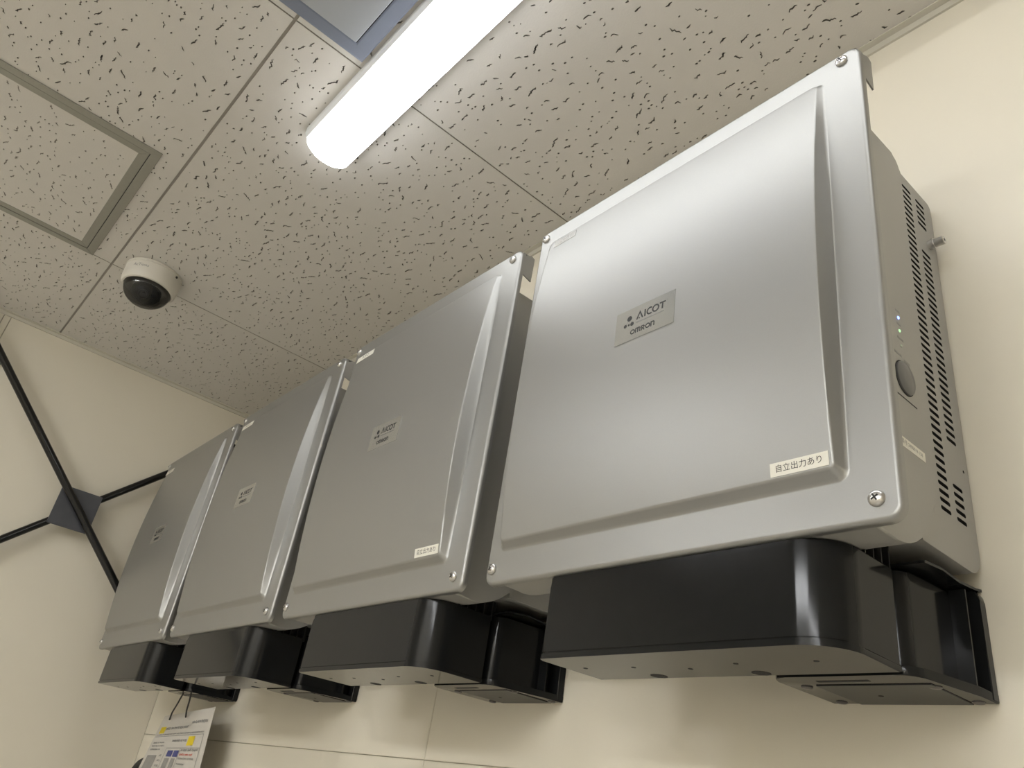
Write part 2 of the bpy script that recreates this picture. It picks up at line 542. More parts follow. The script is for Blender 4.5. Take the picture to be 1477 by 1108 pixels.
# ================================================================== DOME CAMERA
def dome_camera(x, y):
    t = empty('dome_camera', (x, y, CEIL))
    tag(t, 'small white security dome camera with smoked dome on the ceiling', 'security camera')
    bm = bmesh.new()
    lathe(bm, [(0.0, 0.0), (0.0615, 0.0), (0.0622, -0.002), (0.0622, -0.005), (0.0612, -0.0058), (0.0, -0.0058)], (0, 0, 0), (0, 0, 1), 48)
    part('mounting_ring', bm, 'white_plastic', t, smooth=40)
    bm = bmesh.new()
    lathe(bm, [(0.0, -0.0062), (0.0608, -0.0062), (0.0606, -0.030), (0.0590, -0.040), (0.0560, -0.0445), (0.0520, -0.0455), (0.0515, -0.043), (0.0, -0.043)], (0, 0, 0), (0, 0, 1), 48)
    hs = part('housing', bm, 'white_plastic', t, smooth=35)
    bm = bmesh.new()
    prof = [(0.0512, -0.043)]
    for k in range(13):
        a = math.radians(90 * k / 12)
        prof.append((0.0505 * math.cos(a), -0.0455 - 0.0400 * math.sin(a)))
    lathe(bm, prof, (0, 0, 0), (0, 0, 1), 40)
    part('dome', bm, 'smoked_dome', t, smooth=60)
    bm = bmesh.new()
    lathe(bm, [(0.0, -0.004), (0.030, -0.004), (0.032, -0.010), (0.032, -0.020), (0.026, -0.030), (0.012, -0.0355), (0.0, -0.036)], (0, 0, -0.038), (0, 0, 1), 24)
    part('camera_ball', bm, 'black_plastic_satin', t, smooth=40)
    bm = bmesh.new()
    ax = Vector((0.75, -0.25, -0.6)).normalized()
    o0 = Vector((0, 0, -0.052))
    lathe(bm, [(0.0, 0.030), (0.007, 0.030), (0.0095, 0.0345), (0.011, 0.0345), (0.011, 0.018), (0.0, 0.018)], o0, ax, 20)
    part('lens', bm, 'steel_dark', t, smooth=40)
    # brand mark wrapped round the housing
    bm = bmesh.new()
    r = 0.0610; a0 = math.radians(-40); zc = -0.0185
    def wrap(u, v): 
        a = a0 + u / r
        return (r * math.cos(a), r * math.sin(a), zc + v)
    add_polys(bm, text_polys('AcTions', 0.0105), wrap, 0)
    part('brand_mark', bm, 'print_grey', hs, normals=False)
    bm = bmesh.new()
    a = math.radians(38)
    lathe(bm, [(0.0, 0.001), (0.0028, 0.001), (0.0028, -0.001), (0.0, -0.001)], (0.0612 * math.cos(a), 0.0612 * math.sin(a), -0.009), (math.cos(a), math.sin(a), 0), 12)
    part('lock_screw', bm, 'black_line', hs)
    return t
dome_camera(-1.483, -0.492)

# ================================================================== INVERTERS
Y_FACE = -0.2045
PX0, PX1, PZ0, PZ1 = -0.4355, 0.0180, 1.7530, 2.2425      # front cover outline
QX0, QX1, QZ0, QZ1 = -0.4075, -0.0265, 1.7975, 2.2125     # face of the raised pad
def pad_y(z):
    return -0.2235 + 0.297 * (z - 1.985) ** 2

def rr_loop(x0, x1, z0, z1, r, y, nside=24, nc=5):
    """rounded rectangle: left chain bottom->top, then right chain top->bottom"""
    left = []
    left += [(x0 + r - r * math.sin(a), z0 + r - r * math.cos(a)) for a in [PI / 2 * k / nc for k in range(nc + 1)]]
    zz0, zz1 = z0 + r, z1 - r
    left += [(x0, zz0 + (zz1 - zz0) * k / nside) for k in range(1, nside)]
    left += [(x0 + r - r * math.cos(a), z1 - r + r * math.sin(a)) for a in [PI / 2 * k / nc for k in range(nc + 1)]]
    right = [(x0 + x1 - p[0], p[1]) for p in left][::-1]
    f = y if callable(y) else (lambda z: y)
    return [(p[0], f(p[1]), p[1]) for p in left + right]

def bridge(bm, loops, mi=0):
    VL = [[bm.verts.new(p) for p in lp] for lp in loops]
    n = len(VL[0])
    for A, B in zip(VL[:-1], VL[1:]):
        for k in range(n):
            k2 = (k + 1) % n
            f = bm.faces.new((A[k], A[k2], B[k2], B[k])); f.material_index = mi
    return VL

def fill_rows(bm, loop, mi=0):
    n = len(loop); h = n // 2
    Lc = loop[:h]; Rc = loop[h:][::-1]
    for k in range(h - 1):
        f = bm.faces.new((Lc[k], Rc[k], Rc[k + 1], Lc[k + 1])); f.material_index = mi

def cover_bm():
    bm = bmesh.new()
    loops = [
        rr_loop(PX0 + .003, PX1 - .003, PZ0 + .003, PZ1 - .003, 0.009, -0.1965),
        rr_loop(PX0, PX1, PZ0, PZ1, 0.012, -0.1965),
        rr_loop(PX0, PX1, PZ0, PZ1, 0.012, -0.2005),
        rr_loop(PX0 + .0004, PX1 - .0004, PZ0 + .0004, PZ1 - .0004, 0.0116, -0.2021),
        rr_loop(PX0 + .0013, PX1 - .0013, PZ0 + .0013, PZ1 - .0013, 0.0107, -0.2034),
        rr_loop(PX0 + .0026, PX1 - .0026, PZ0 + .0026, PZ1 - .0026, 0.0098, -0.2042),
        rr_loop(PX0 + .0042, PX1 - .0042, PZ0 + .0042, PZ1 - .0042, 0.009, Y_FACE),
        rr_loop(QX0 - .0085, QX1 + .0085, QZ0 - .0100, QZ1 + .0030, 0.009, Y_FACE),
        rr_loop(QX0 - .0070, QX1 + .0070, QZ0 - .0085, QZ1 + .0024, 0.008, lambda z: Y_FACE - 0.0006),
        rr_loop(QX0 - .0050, QX1 + .0050, QZ0 - .0062, QZ1 + .0018, 0.007, lambda z: Y_FACE + (pad_y(z) - Y_FACE) * 0.25),
        rr_loop(QX0 - .0016, QX1 + .0016, QZ0 - .0018, QZ1 + .0008, 0.006, lambda z: Y_FACE + (pad_y(z) - Y_FACE) * 0.86),
        rr_loop(QX0 - .0006, QX1 + .0006, QZ0 - .0007, QZ1 + .0003, 0.0055, lambda z: Y_FACE + (pad_y(z) - Y_FACE) * 0.965),
        rr_loop(QX0 + .0008, QX1 - .0008, QZ0 + .0008, QZ1 - .0008, 0.005, pad_y),
    ]
    VL = bridge(bm, loops)
    fill_rows(bm, VL[-1])
    # back plate of the cover
    fill_rows(bm, VL[0])
    # bent top flange and the hook tabs on its ends
    box(bm, PX0 + .004, PX1 - .004, -0.1975, -0.1800, PZ1 - 0.0035, PZ1 - 0.002)
    for x0, x1 in ((PX1 - 0.0022, PX1 - 0.0006), (PX0 + 0.0006, PX0 + 0.0022)):
        prism(bm, [(-0.1985, PZ1 - 0.010), (-0.1985, PZ1 - 0.041), (-0.196, PZ1 - 0.041), (-0.1805, PZ1 - 0.0455), (-0.1800, PZ1 - 0.0055), (-0.186, PZ1 - 0.003)], 'x', x0, x1)
    return bm

def screw_bm():
    bm = bmesh.new()
    # pan head along -y at origin
    lathe(bm, [(0.0062, 0.0), (0.0062, 0.0010), (0.0060, 0.0018), (0.0050, 0.0030), (0.0035, 0.0037), (0.0015, 0.0040), (0.0, 0.0040)], (0, 0, 0), (0, -1, 0), 20, mi=0)
    # cross recess
    c = math.radians(30)
    for a in (c, c + PI / 2):
        d = Vector((math.cos(a), 0, math.sin(a))); nn = Vector((-math.sin(a), 0, math.cos(a)))
        vs = []
        for s, w in ((-1, 1), (1, 1)):
            for q in (-1, 1):
                vs.append(d * s * 0.0028 + nn * q * 0.0006)
        order = [vs[0], vs[2], vs[3], vs[1]]
        lo = [bm.verts.new((v.x, -0.0032, v.z)) for v in order]
        hi = [bm.verts.new((v.x, -0.00412, v.z)) for v in order]
        bm.faces.new(hi).material_index = 1
        for k in range(4):
            bm.faces.new((lo[k], lo[(k + 1) % 4], hi[(k + 1) % 4], hi[k])).material_index = 1
    return bm

CAS_X0, CAS_X1 = -0.4120, -0.0050
REAR_X0, REAR_X1 = -0.4050, -0.0120
def casing_bm():
    bm = bmesh.new()
    pts = [(-0.1963, 1.7536), (-0.168, 1.7536), (-0.158, 1.7546), (-0.148, 1.7572), (-0.138, 1.7615), (-0.127, 1.7685), (-0.116, 1.7775), (-0.107, 1.7875), (-0.0995, 1.7990), (-0.0945, 1.8110), (-0.0918, 1.8230), (-0.0905, 1.8370), (-0.0868, 2.172)] + arc(-0.1028, 2.1745, 0.016, 0, 90, 6) + [(-0.1963, 2.1905)]
    prism(bm, pts, 'x', CAS_X0, CAS_X1, bev=0.0025, seg=3)
    return bm

def capsule(y0, y1, zc, r, n=5):
    return [(y1 - r + r * math.sin(a), zc - r * math.cos(a)) for a in [PI * k / n for k in range(n + 1)]] + \
           [(y0 + r - r * math.sin(a), zc + r * math.cos(a)) for a in [PI * k / n for k in range(n + 1)]]

def rear_casing_bm():
    bm = bmesh.new()
    pts = [(-0.1100, 1.7735), (-0.0300, 1.7735)] + arc(-0.0250, 1.7955, 0.022, -90, 0, 7) + arc(-0.0110, 2.1830, 0.008, 0, 90, 4) + [(-0.1100, 2.1912)]
    pits = []
    for i in range(48):
        z = 2.1752 - 0.00765 * i
        pits.append(capsule(-0.0693, -0.0505, z, 0.0019))
        if i < 5 or 9 <= i <= 37 or i >= 43:
            pits.append(capsule(-0.0398, -0.0210, z, 0.0019))
    pits.append([(-0.0125 + 0.0016 * math.cos(2 * PI * k / 8), 1.8690 + 0.0016 * math.sin(2 * PI * k / 8)) for k in range(8)])
    plate_with_pits(bm, pts, pits, lambda p, q, d: (REAR_X1 - d, p, q), 0.004, 0, 1, 1)
    n = len(pts)
    A = [bm.verts.new((REAR_X1, p, q)) for p, q in pts]; B = [bm.verts.new((REAR_X0, p, q)) for p, q in pts]
    for k in range(n):
        f = bm.faces.new((A[k], A[(k + 1) % n], B[(k + 1) % n], B[k])); f.material_index = 0
    bm.faces.new(B)
    bmesh.ops.remove_doubles(bm, verts=bm.verts, dist=1e-5)
    return bm

# black wiring cover under the unit: plan outline with one large rounded corner
WX0, WX1, WY0, WY1, WZ0, WZ1 = -0.3360, -0.0370, -0.2000, -0.1130, 1.6745, 1.7528
def plan(off, big=0.036, small=0.007):
    x0, x1, y0, y1 = WX0 - off, WX1 + off, WY0 - off, WY1
    return [(x0, y1)] + [(p[0], p[1]) for p in arc(x0 + small, y0 + small, small, 180, 270, 5)] + arc(x1 - big, y0 + big, big, 270, 360, 14) + [(x1, y1)]

def wiring_cover_bm():
    bm = bmesh.new()
    prism(bm, plan(0.0), 'z', WZ0 + 0.0045, WZ1, bev=0.0008, seg=1)
    prism(bm, plan(0.0014), 'z', WZ0, WZ0 + 0.0048, bev=0.0012, seg=2)
    return bm

def wiring_front_bm():
    """slightly proud front plate that wraps into the rounded corner, with rounded upper corners"""
    bm = bmesh.new()
    big = 0.036
    z0, z1, r = WZ0 + 0.0062, WZ1 - 0.0045, 0.008
    path = [(WX0 + 0.0050 + k * 0.0008, WY0) for k in range(11)] + [(WX0 + 0.06, WY0), (WX0 + 0.15, WY0)]
    path += [(p[0], p[1]) for p in arc(WX1 - big, WY0 + big, big, 270, 335, 20)]
    nrm = [(0.0, -1.0)] * 13 + [(math.cos(math.radians(270 + 65 * k / 20)), math.sin(math.radians(270 + 65 * k / 20))) for k in range(21)]
    L = [0.0]
    for p, q in zip(path[:-1], path[1:]): L.append(L[-1] + math.hypot(q[0] - p[0], q[1] - p[1]))
    tot = L[-1]
    out = []; inn = []
    for (p, n, l) in zip(path, nrm, L):
        e = min(l, tot - l)
        rr = r if l > tot / 2 else 0.006
        top = z1 if e >= rr else z1 - rr + math.sqrt(max(0.0, rr * rr - (rr - e) ** 2))
        out.append((bm.verts.new((p[0] + n[0] * 0.0010, p[1] + n[1] * 0.0010, z0)), bm.verts.new((p[0] + n[0] * 0.0010, p[1] + n[1] * 0.0010, top))))
        inn.append((bm.verts.new((p[0] - n[0] * 0.0010, p[1] - n[1] * 0.0010, z0)), bm.verts.new((p[0] - n[0] * 0.0010, p[1] - n[1] * 0.0010, top))))
    for k in range(len(path) - 1):
        bm.faces.new((out[k][0], out[k + 1][0], out[k + 1][1], out[k][1]))
        bm.faces.new((out[k][1], out[k + 1][1], inn[k + 1][1], inn[k][1]))
        bm.faces.new((out[k][0], inn[k][0], inn[k + 1][0], out[k + 1][0]))
    bm.faces.new((out[0][0], out[0][1], inn[0][1], inn[0][0])); bm.faces.new((out[-1][0], inn[-1][0], inn[-1][1], out[-1][1]))
    return bm

BX0, BX1 = -0.1520, -0.0135
def bracket_bm():
    bm = bmesh.new()
    # block with rounded vertical corners
    pts = [(-0.146, -0.012), (-0.146, -0.090)] + arc(-0.136, -0.094, 0.010, 180, 270, 5) + arc(-0.0480, -0.090, 0.014, 270, 360, 6) + [(-0.030, -0.045), (-0.030, -0.012)]
    prism(bm, pts, 'z', 1.6815, 1.7560, bev=0.001, seg=1)
    # floor tray with rounded corners
    pts = [(BX0, -0.001), (BX0, -0.078)] + arc(-0.136, -0.090, 0.016, 180, 270, 5) + arc(-0.046, -0.088, 0.018, 270, 345, 6) + [(BX1 - 0.002, -0.030), (BX1, -0.001)]
    prism(bm, pts, 'z', 1.6745, 1.6820, bev=0.001, seg=2)
    # wall plate with a rounded shoulder
    pts = [(BX0, 1.676), (BX1, 1.676), (BX1 - 0.0005, 1.750)] + arc(BX1 - 0.0125, 1.7540, 0.012, 0, 90, 5) + [(BX0, 1.7660)]
    prism(bm, pts, 'y', -0.0110, -0.0005, bev=0.001, seg=1)
    # roof lip running forward from the wall plate
    pts = [(-0.001, 1.7660), (-0.012, 1.7640), (-0.045, 1.7610), (-0.075, 1.7625), (-0.104, 1.7595), (-0.104, 1.7575), (-0.074, 1.7605), (-0.045, 1.7590), (-0.012, 1.7618), (-0.001, 1.7635)]
    prism(bm, pts, 'x', -0.146, -0.0150)
    # vertical rib in the side recess
    box(bm, -0.0300, -0.0170, -0.0310, -0.0290, 1.682, 1.758)
    return bm

def bracket_cover_bm():
    bm = bmesh.new()
    # flush cover in the tray floor, drawn by a fine groove
    box(bm, -0.1260, -0.0320, -0.0760, -0.0020, 1.6737, 1.6746, bev=0.0003, seg=1)
    return bm

def label_frame(x, z):
    """local frame on the curved pad: returns to3d(u, v, lift)"""
    sl = 2 * 0.297 * (z - 1.985)
    tv = Vector((0, sl, 1)).normalized()
    nrm = Vector((0, -1, sl)).normalized()
    c = Vector((x, pad_y(z), z))
    def f(u, v, lift):
        return tuple(c + Vector((1, 0, 0)) * u + tv * v + nrm * lift)
    return f

def sticker(name, parent, x, z, w, h, base, rot=0.0, prints=(), t=0.0002, lift=0.00015):
    """thin sticker on the pad with printed marks; prints = [(polys, material)]"""
    fr = label_frame(x, z)
    cr, sr = math.cos(rot), math.sin(rot)
    def T(u, v, l): return fr(u * cr - v * sr, u * sr + v * cr, l)
    bm = bmesh.new()
    c = [(-w / 2, -h / 2), (w / 2, -h / 2), (w / 2, h / 2), (-w / 2, h / 2)]
    hi = [bm.verts.new(T(a, b, lift + t)) for a, b in c]
    lo = [bm.verts.new(T(a, b, lift - 0.0004)) for a, b in c]
    bm.faces.new(hi)
    for k in range(4): bm.faces.new((lo[k], lo[(k + 1) % 4], hi[(k + 1) % 4], hi[k]))
    mats = [base]
    for polys, m in prints:
        if m not in mats: mats.append(m)
        add_polys(bm, polys, lambda a, b: T(a, b, lift + t + 0.00012), mats.index(m))
    return part(name, bm, mats, parent, normals=False)

def logo_polys():
    """sign of dots, the word AICOT, a fine line of text, the word omron"""
    P = []
    dots = ((-0.0255, 0.0001, 0.0021, 14), (-0.0163, 0.0001, 0.0024, 14), (-0.0208, 0.0001, 0.0013, 10))
    P += disc(-0.0203, 0.0080, 0.0032, 20)
    thin = []
    for (u, v, r, n) in dots:
        P += disc(u, v, r, n)
        d = Vector((u + 0.0203, v - 0.0080)); e = d.normalized()
        a0 = Vector((-0.0203, 0.0080)) + e * 0.0033; a1 = Vector((u, v)) - e * (r + 0.0001)
        thin += stroke([tuple(a0), tuple(a1)], 0.0003)
    w = 0.0016
    y0, y1 = 0.0030, 0.0115
    # A without bar, with a dot
    P += stroke([(-0.0102, y0), (-0.0063, y1), (-0.0024, y0)], w) + disc(-0.0068, 0.0038, 0.0008, 8)
    P += stroke([(0.0006, y0), (0.0006, y1)], w)
    cy = (y0 + y1) / 2; ra = (y1 - y0) / 2 - w / 2 + 0.0004
    P += stroke(arc(0.0072, cy, ra, 55, 305, 14), w)
    P += stroke(arc(0.0146, cy, ra, 0, 342, 19), w, closed=True)
    P += stroke([(0.0197, y1 - w / 2), (0.0271, y1 - w / 2)], w) + stroke([(0.0234, y1 - w), (0.0234, y0)], w)
    grey = disc(0.0291, 0.0112, 0.0005, 8)
    for k in range(26):
        u = -0.0108 + k * 0.00142
        grey += rect(u, u + 0.0010, -0.0012, 0.0000)
    # omron: rounded o, m, R, o, n
    w = 0.00125
    b0, b1 = -0.0136, -0.0076
    hh = (b1 - b0); cyo = (b0 + b1) / 2
    def o_(cx): return stroke([(cx + 0.0026 * math.cos(a), cyo + (hh / 2 - w / 2) * math.sin(a)) for a in [2 * PI * k / 20 for k in range(20)]], w, closed=True)
    P += o_(-0.0145)
    x = -0.0102
    P += stroke([(x, b0), (x, b1 - w / 2), (x + 0.0048, b1 - w / 2), (x + 0.0055, b1 - 0.0013), (x + 0.0055, b0)], w) + stroke([(x + 0.00275, b1 - w), (x + 0.00275, b0)], w)
    x = -0.0025
    P += stroke([(x, b0), (x, b1 - w / 2), (x + 0.0027, b1 - w / 2), (x + 0.0036, b1 - 0.0016), (x + 0.0027, cyo - 0.0002), (x + 0.0006, cyo - 0.0002)], w) + stroke([(x + 0.0018, cyo - 0.0010), (x + 0.0038, b0)], w)
    P += o_(0.0056)
    x = 0.0100
    P += stroke([(x, b0), (x, b1 - w / 2), (x + 0.0030, b1 - w / 2), (x + 0.0038, b1 - 0.0015), (x + 0.0038, b0)], w)
    return [(P, 'print_black'), (thin, 'print_grey'), (grey, 'print_grey')]
LOGO = logo_polys()
JP = text_polys('自立出力あり', 0.0068)

ME = {}
def shared(name, fn, mats, smooth=None):
    if name not in ME: ME[name] = finish(fn(), name, mats, smooth)
    return ME[name]

def add_wn(o):
    md = o.modifiers.new('weighted_normals', 'WEIGHTED_NORMAL'); md.keep_sharp = True
    return o

HOLES_SMALL = ((-0.3135, -0.1600), (-0.2564, -0.1566), (-0.2025, -0.1445), (-0.1487, -0.1562), (-0.0794, -0.1542))
HOLES_BIG = ((-0.2553, -0.1225), (-0.1474, -0.1225))

def inverter(ux, label, full, jp, pcs):
    t = empty('solar_inverter', (ux, 0, 0))
    tag(t, label, 'inverter', 'row of four silver inverters on the wall')
    cov = add_wn(link('front_cover', shared('front_cover', cover_bm, ['silver_paint'], 35), t))
    for (sx, sz) in ((0, 1.7704), (0, 2.2300), (-0.424, 1.7704), (-0.424, 2.2300)):
        link('screw', shared('screw', screw_bm, ['steel', 'black_line'], 50), cov, (sx, Y_FACE, sz))
    lg = sticker('logo_label', cov, -0.2155, 2.0020, 0.0780, 0.0405, 'label_silver', prints=LOGO)
    lg['label'] = 'silver nameplate reading AICOT and omron'
    if jp:
        s = sticker('name_sticker', cov, -0.0535, 1.8050, 0.0490, 0.0112, 'label_white', prints=[(JP, 'print_black')])
        s['label'] = 'white sticker with black Japanese writing'
    if pcs == 1:
        s = sticker('number_tape', cov, -0.379, 2.2040, 0.040, 0.0110, 'label_clear', prints=[(text_polys('PCS-1', 0.0085), 'print_faint')])
        s['label'] = 'clear tape reading PCS-1'
    else:
        s = sticker('number_tape', cov, -0.3855, 2.2055, 0.054, 0.0110, 'label_white', rot=0.03, prints=[(text_polys('PCS-%d' % pcs, 0.0085), 'print_grey')])
        s['label'] = 'white tape reading PCS-%d' % pcs
    cs = add_wn(link('side_casing', shared('side_casing', casing_bm, ['grey_paint'], 35), t))
    rc = link('rear_casing', shared('rear_casing', rear_casing_bm, ['grey_paint', 'dark_hole'], 30), t)
    # ribbed black vent between casing and wiring cover
    def vent_bm():
        bm = bmesh.new()
        box(bm, -0.325, -0.0470, -0.1650, -0.1000, 1.7500, 1.7900)
        return bm
    vt = link('underside_vent', shared('underside_vent', vent_bm, ['dark_hole']), t)
    def rib_bm():
        bm = bmesh.new(); box(bm, -0.325, -0.0385, -0.0006, 0.0006, 1.7535, 1.7800); return bm
    for k in range(5):
        link('rib', shared('rib', rib_bm, ['black_plastic_satin']), vt, (0, -0.162 + 0.0125 * k, 0))
    wc = add_wn(link('wiring_cover', shared('wiring_cover', wiring_cover_bm, ['black_plastic'], 35), t))
    link('front_plate', shared('front_plate', wiring_front_bm, ['black_plastic'], 30), wc)
    def hole_bm(r):
        def fn():
            bm = bmesh.new(); lathe(bm, [(0.0, -0.0002), (r, -0.0002), (r, 0.001), (0, 0.001)], (0, 0, 0), (0, 0, 1), 16); return bm
        return fn
    for hx, hy in HOLES_SMALL:
        link('screw_hole', shared('screw_hole', hole_bm(0.0022), ['dark_hole']), wc, (hx, hy, WZ0))
    for hx, hy in HOLES_BIG:
        link('cable_hole', shared('cable_hole', hole_bm(0.0080), ['dark_hole']), wc, (hx, hy, WZ0))
    br = add_wn(link('wall_bracket', shared('wall_bracket', bracket_bm, ['black_plastic'], 35), t))
    link('bracket_cover', shared('bracket_cover', bracket_cover_bm, ['black_plastic_satin'], 30), br)
    def bolt_bm():
        bm = bmesh.new(); lathe(bm, [(0.0050, 0.0008), (0.0050, -0.0002), (0.0040, -0.0008), (0.0, -0.0010)], (0, 0, 0), (0, 0, 1), 14); return bm
    for hx, hy in ((-0.1386, -0.0687), (-0.0340, -0.0640), (-0.141, -0.0080), (-0.0260, -0.0080)):
        link('bolt', shared('bolt', bolt_bm, ['steel_dark'], 40), br, (hx, hy, 1.6742))
    link('screw_hole', shared('screw_hole', hole_bm(0.0022), ['dark_hole']), br, (-0.0902, -0.0373, 1.6737))
    def slot_bm():
        bm = bmesh.new(); box(bm, -0.022, 0.022, -0.0025, 0.0025, -0.0002, 0.002, bev=0.0); return bm
    link('slot', shared('slot', slot_bm, ['dark_hole']), br, (-0.0950, -0.0890, 1.6745))
    if full:
        X = CAS_X1
        for z, m, nm in ((1.9690, 'led_blue', 'blue indicator light'), (1.9552, 'led_green', 'green indicator light'), (1.9398, 'led_off', 'unlit indicator light')):
            bm = bmesh.new()
            lathe(bm, [(0.0015, -0.001), (0.0015, 0.0003), (0.0010, 0.0008), (0.0, 0.0010)], (X, -0.1285, z), (1, 0, 0), 12)
            part('indicator', bm, m, cs, smooth=40)['label'] = nm
        for k, (z, y0, y1) in enumerate(((1.9760, -0.1325, -0.1245), (1.9620, -0.1325, -0.1245), (1.9470, -0.1335, -0.1225), (1.9285, -0.1420, -0.1290), (1.9262, -0.1260, -0.1150))):
            bm = bmesh.new()
            n = 4
            for q in range(n):
                a = y0 + (y1 - y0) * q / n
                box(bm, X - 0.0003, X + 0.00015, a, a + (y1 - y0) / n * 0.75, z - 0.0011, z + 0.0011)
            part('panel_print', bm, 'print_faint', cs)
        bm = bmesh.new()
        lathe(bm, [(0.0, -0.001), (0.0163, -0.001), (0.0163, 0.0002), (0.0, 0.0002)], (X, -0.1285, 1.9072), (1, 0, 0), 36, mi=1)
        lathe(bm, [(0.0152, 0.0), (0.0152, 0.0016), (0.0142, 0.0024), (0.006, 0.0030), (0.0, 0.0031)], (X, -0.1285, 1.9072), (1, 0, 0), 36, mi=0)
        part('button', bm, ['button_grey', 'black_line'], cs, smooth=35)['label'] = 'round dark grey push button'
        bm = bmesh.new(); box(bm, X - 0.0005, X + 0.0002, -0.1475, -0.1110, 1.8858, 1.8868)
        part('groove', bm, 'black_line', cs)
        bm = bmesh.new(); box(bm, X - 0.0005, X + 0.0003, -0.1500, -0.1065, 1.8385, 1.8467)
        add_polys(bm, text_polys('番号 2400019-158', 0.0046), lambda a, b: (X + 0.0004, -0.1285 + a, 1.8426 + b), 1)
        part('serial_sticker', bm, ['label_white', 'print_grey'], cs, normals=False)['label'] = 'small white serial number sticker'
        bm = bmesh.new()
        lathe(bm, [(0.0052, -0.001), (0.0052, 0.004), (0.0060, 0.0042), (0.0060, 0.0058), (0.0046, 0.0060), (0.0046, 0.0150), (0.0040, 0.0156), (0.0018, 0.0156), (0.0018, 0.0130), (0.0, 0.0130)], (REAR_X1, -0.0195, 2.1255), (1, 0, 0), 18)
        part('bolt', bm, 'steel', rc, smooth=40)['label'] = 'steel bolt sticking out of the side'
        bm = bmesh.new()
        lathe(bm, [(0.0045, -0.0035), (0.0040, -0.0012), (0.0, -0.0006)], (REAR_X1, -0.0290, 2.1725), (1, 0, 0), 14)
        part('screw', bm, 'steel', rc, smooth=40)
    return t

inverter(UNIT_X[0], 'nearest and largest looking silver inverter, with a round button on its side', True, True, 1)
inverter(UNIT_X[1], 'silver inverter second nearest, between the largest looking one and the third', False, True, 2)
inverter(UNIT_X[2], 'third silver inverter along the wall, second from the cross brace', False, False, 3)
inverter(UNIT_X[3], 'farthest silver inverter, beside the black cross brace and the end wall', False, False, 4)

# ================================================================== BLACK CROSS BRACE on the end wall
XB = XL + 0.040
t = tag(empty('cross_brace', (XB, -0.367, 2.062)), 'black steel pipe cross brace with square centre plate on the end wall', 'brace')
bm = bmesh.new()
d = Vector((0, 0.4706, -0.4595)).normalized()
tube(bm, [d * -0.62 + Vector((0.012, 0, 0.004)), d * 0.50 + Vector((0.012, 0, 0.004))], 0.0098, 16)
part('pipe', bm, 'black_pipe', t, smooth=40)
for s in (-1, 1):
    bm = bmesh.new()
    d = Vector((0, 0.3013, 0.2894)).normalized() * s
    tube(bm, [d * 0.035 + Vector((-0.0105, 0, 0)), d * (0.46 if s > 0 else 0.60) + Vector((-0.0105, 0, 0))], 0.0092, 16)
    part('pipe', bm, 'black_pipe', t, smooth=40)
bm = bmesh.new(); box(bm, -0.0030, 0.0022, -0.0490, 0.0490, -0.0500, 0.0500, bev=0.0006, seg=1)
part('gusset_plate', bm, 'gusset_steel', t)
# welded feet that carry the brace from the wall
for (y, z) in ((-0.30, 0.297), (0.30, -0.289), (0.25, 0.240), (-0.33, -0.317)):
    bm = bmesh.new(); tube(bm, [(-0.040, y, z), (-0.004, y, z)], 0.006, 10)
    part('standoff', bm, 'black_pipe', t, smooth=40)

# ================================================================== HANGING SHEET of instructions below the farthest inverter
YP = -0.060
TL, TR = Vector((-1.7265, YP, 1.6322)), Vector((-1.4494, YP, 1.6530))
BL, BR = Vector((-1.8150, YP - 0.004, 1.4400)), Vector((-1.4080, YP - 0.004, 1.4400))
def sheet(u, v, lift=0.0):
    p = TL.lerp(TR, u).lerp(BL.lerp(BR, u), v)
    return (p.x, p.y - lift - 0.006 * math.sin(u * PI) * v, p.z)
t = tag(empty('instruction_sheet', (-1.60, YP, 1.44)), 'white printed instruction sheet hanging on thin black ties below the farthest inverter', 'sign')
bm = bmesh.new()
NU, NV = 16, 10
for lift in (0.0,):
    gridv = [[bm.verts.new(Vector(sheet(i / NU, j / NV, 0.0)) - t.location) for i in range(NU + 1)] for j in range(NV + 1)]
    backv = [[bm.verts.new(Vector(sheet(i / NU, j / NV, -0.0006)) - t.location) for i in range(NU + 1)] for j in range(NV + 1)]
    for j in range(NV):
        for i in range(NU):
            bm.faces.new((gridv[j][i], gridv[j + 1][i], gridv[j + 1][i + 1], gridv[j][i + 1]))
            bm.faces.new((backv[j][i], backv[j][i + 1], backv[j + 1][i + 1], backv[j + 1][i]))
    for i in range(NU):
        bm.faces.new((gridv[0][i], gridv[0][i + 1], backv[0][i + 1], backv[0][i]))
    for j in range(NV):
        bm.faces.new((gridv[j][0], backv[j][0], backv[j + 1][0], gridv[j + 1][0]))
        bm.faces.new((gridv[j][NU], gridv[j + 1][NU], backv[j + 1][NU], backv[j][NU]))
sh = part('sheet', bm, 'paper', t, smooth=60)
def on_sheet(name, quads, m):
    for (u0, u1, v0, v1) in quads:
        bm = bmesh.new()
        n = max(1, int((u1 - u0) * 10))
        for k in range(n):
            a = u0 + (u1 - u0) * k / n; b = u0 + (u1 - u0) * (k + 1) / n
            vs = [bm.verts.new(Vector(sheet(p, q, 0.0006)) - t.location) for p, q in ((a, v0), (a, v1), (b, v1), (b, v0))]
            bm.faces.new(vs)
        bmesh.ops.remove_doubles(bm, verts=bm.verts, dist=1e-6)
        part(name, bm, m, sh, normals=False)
rnd = random.Random(5)
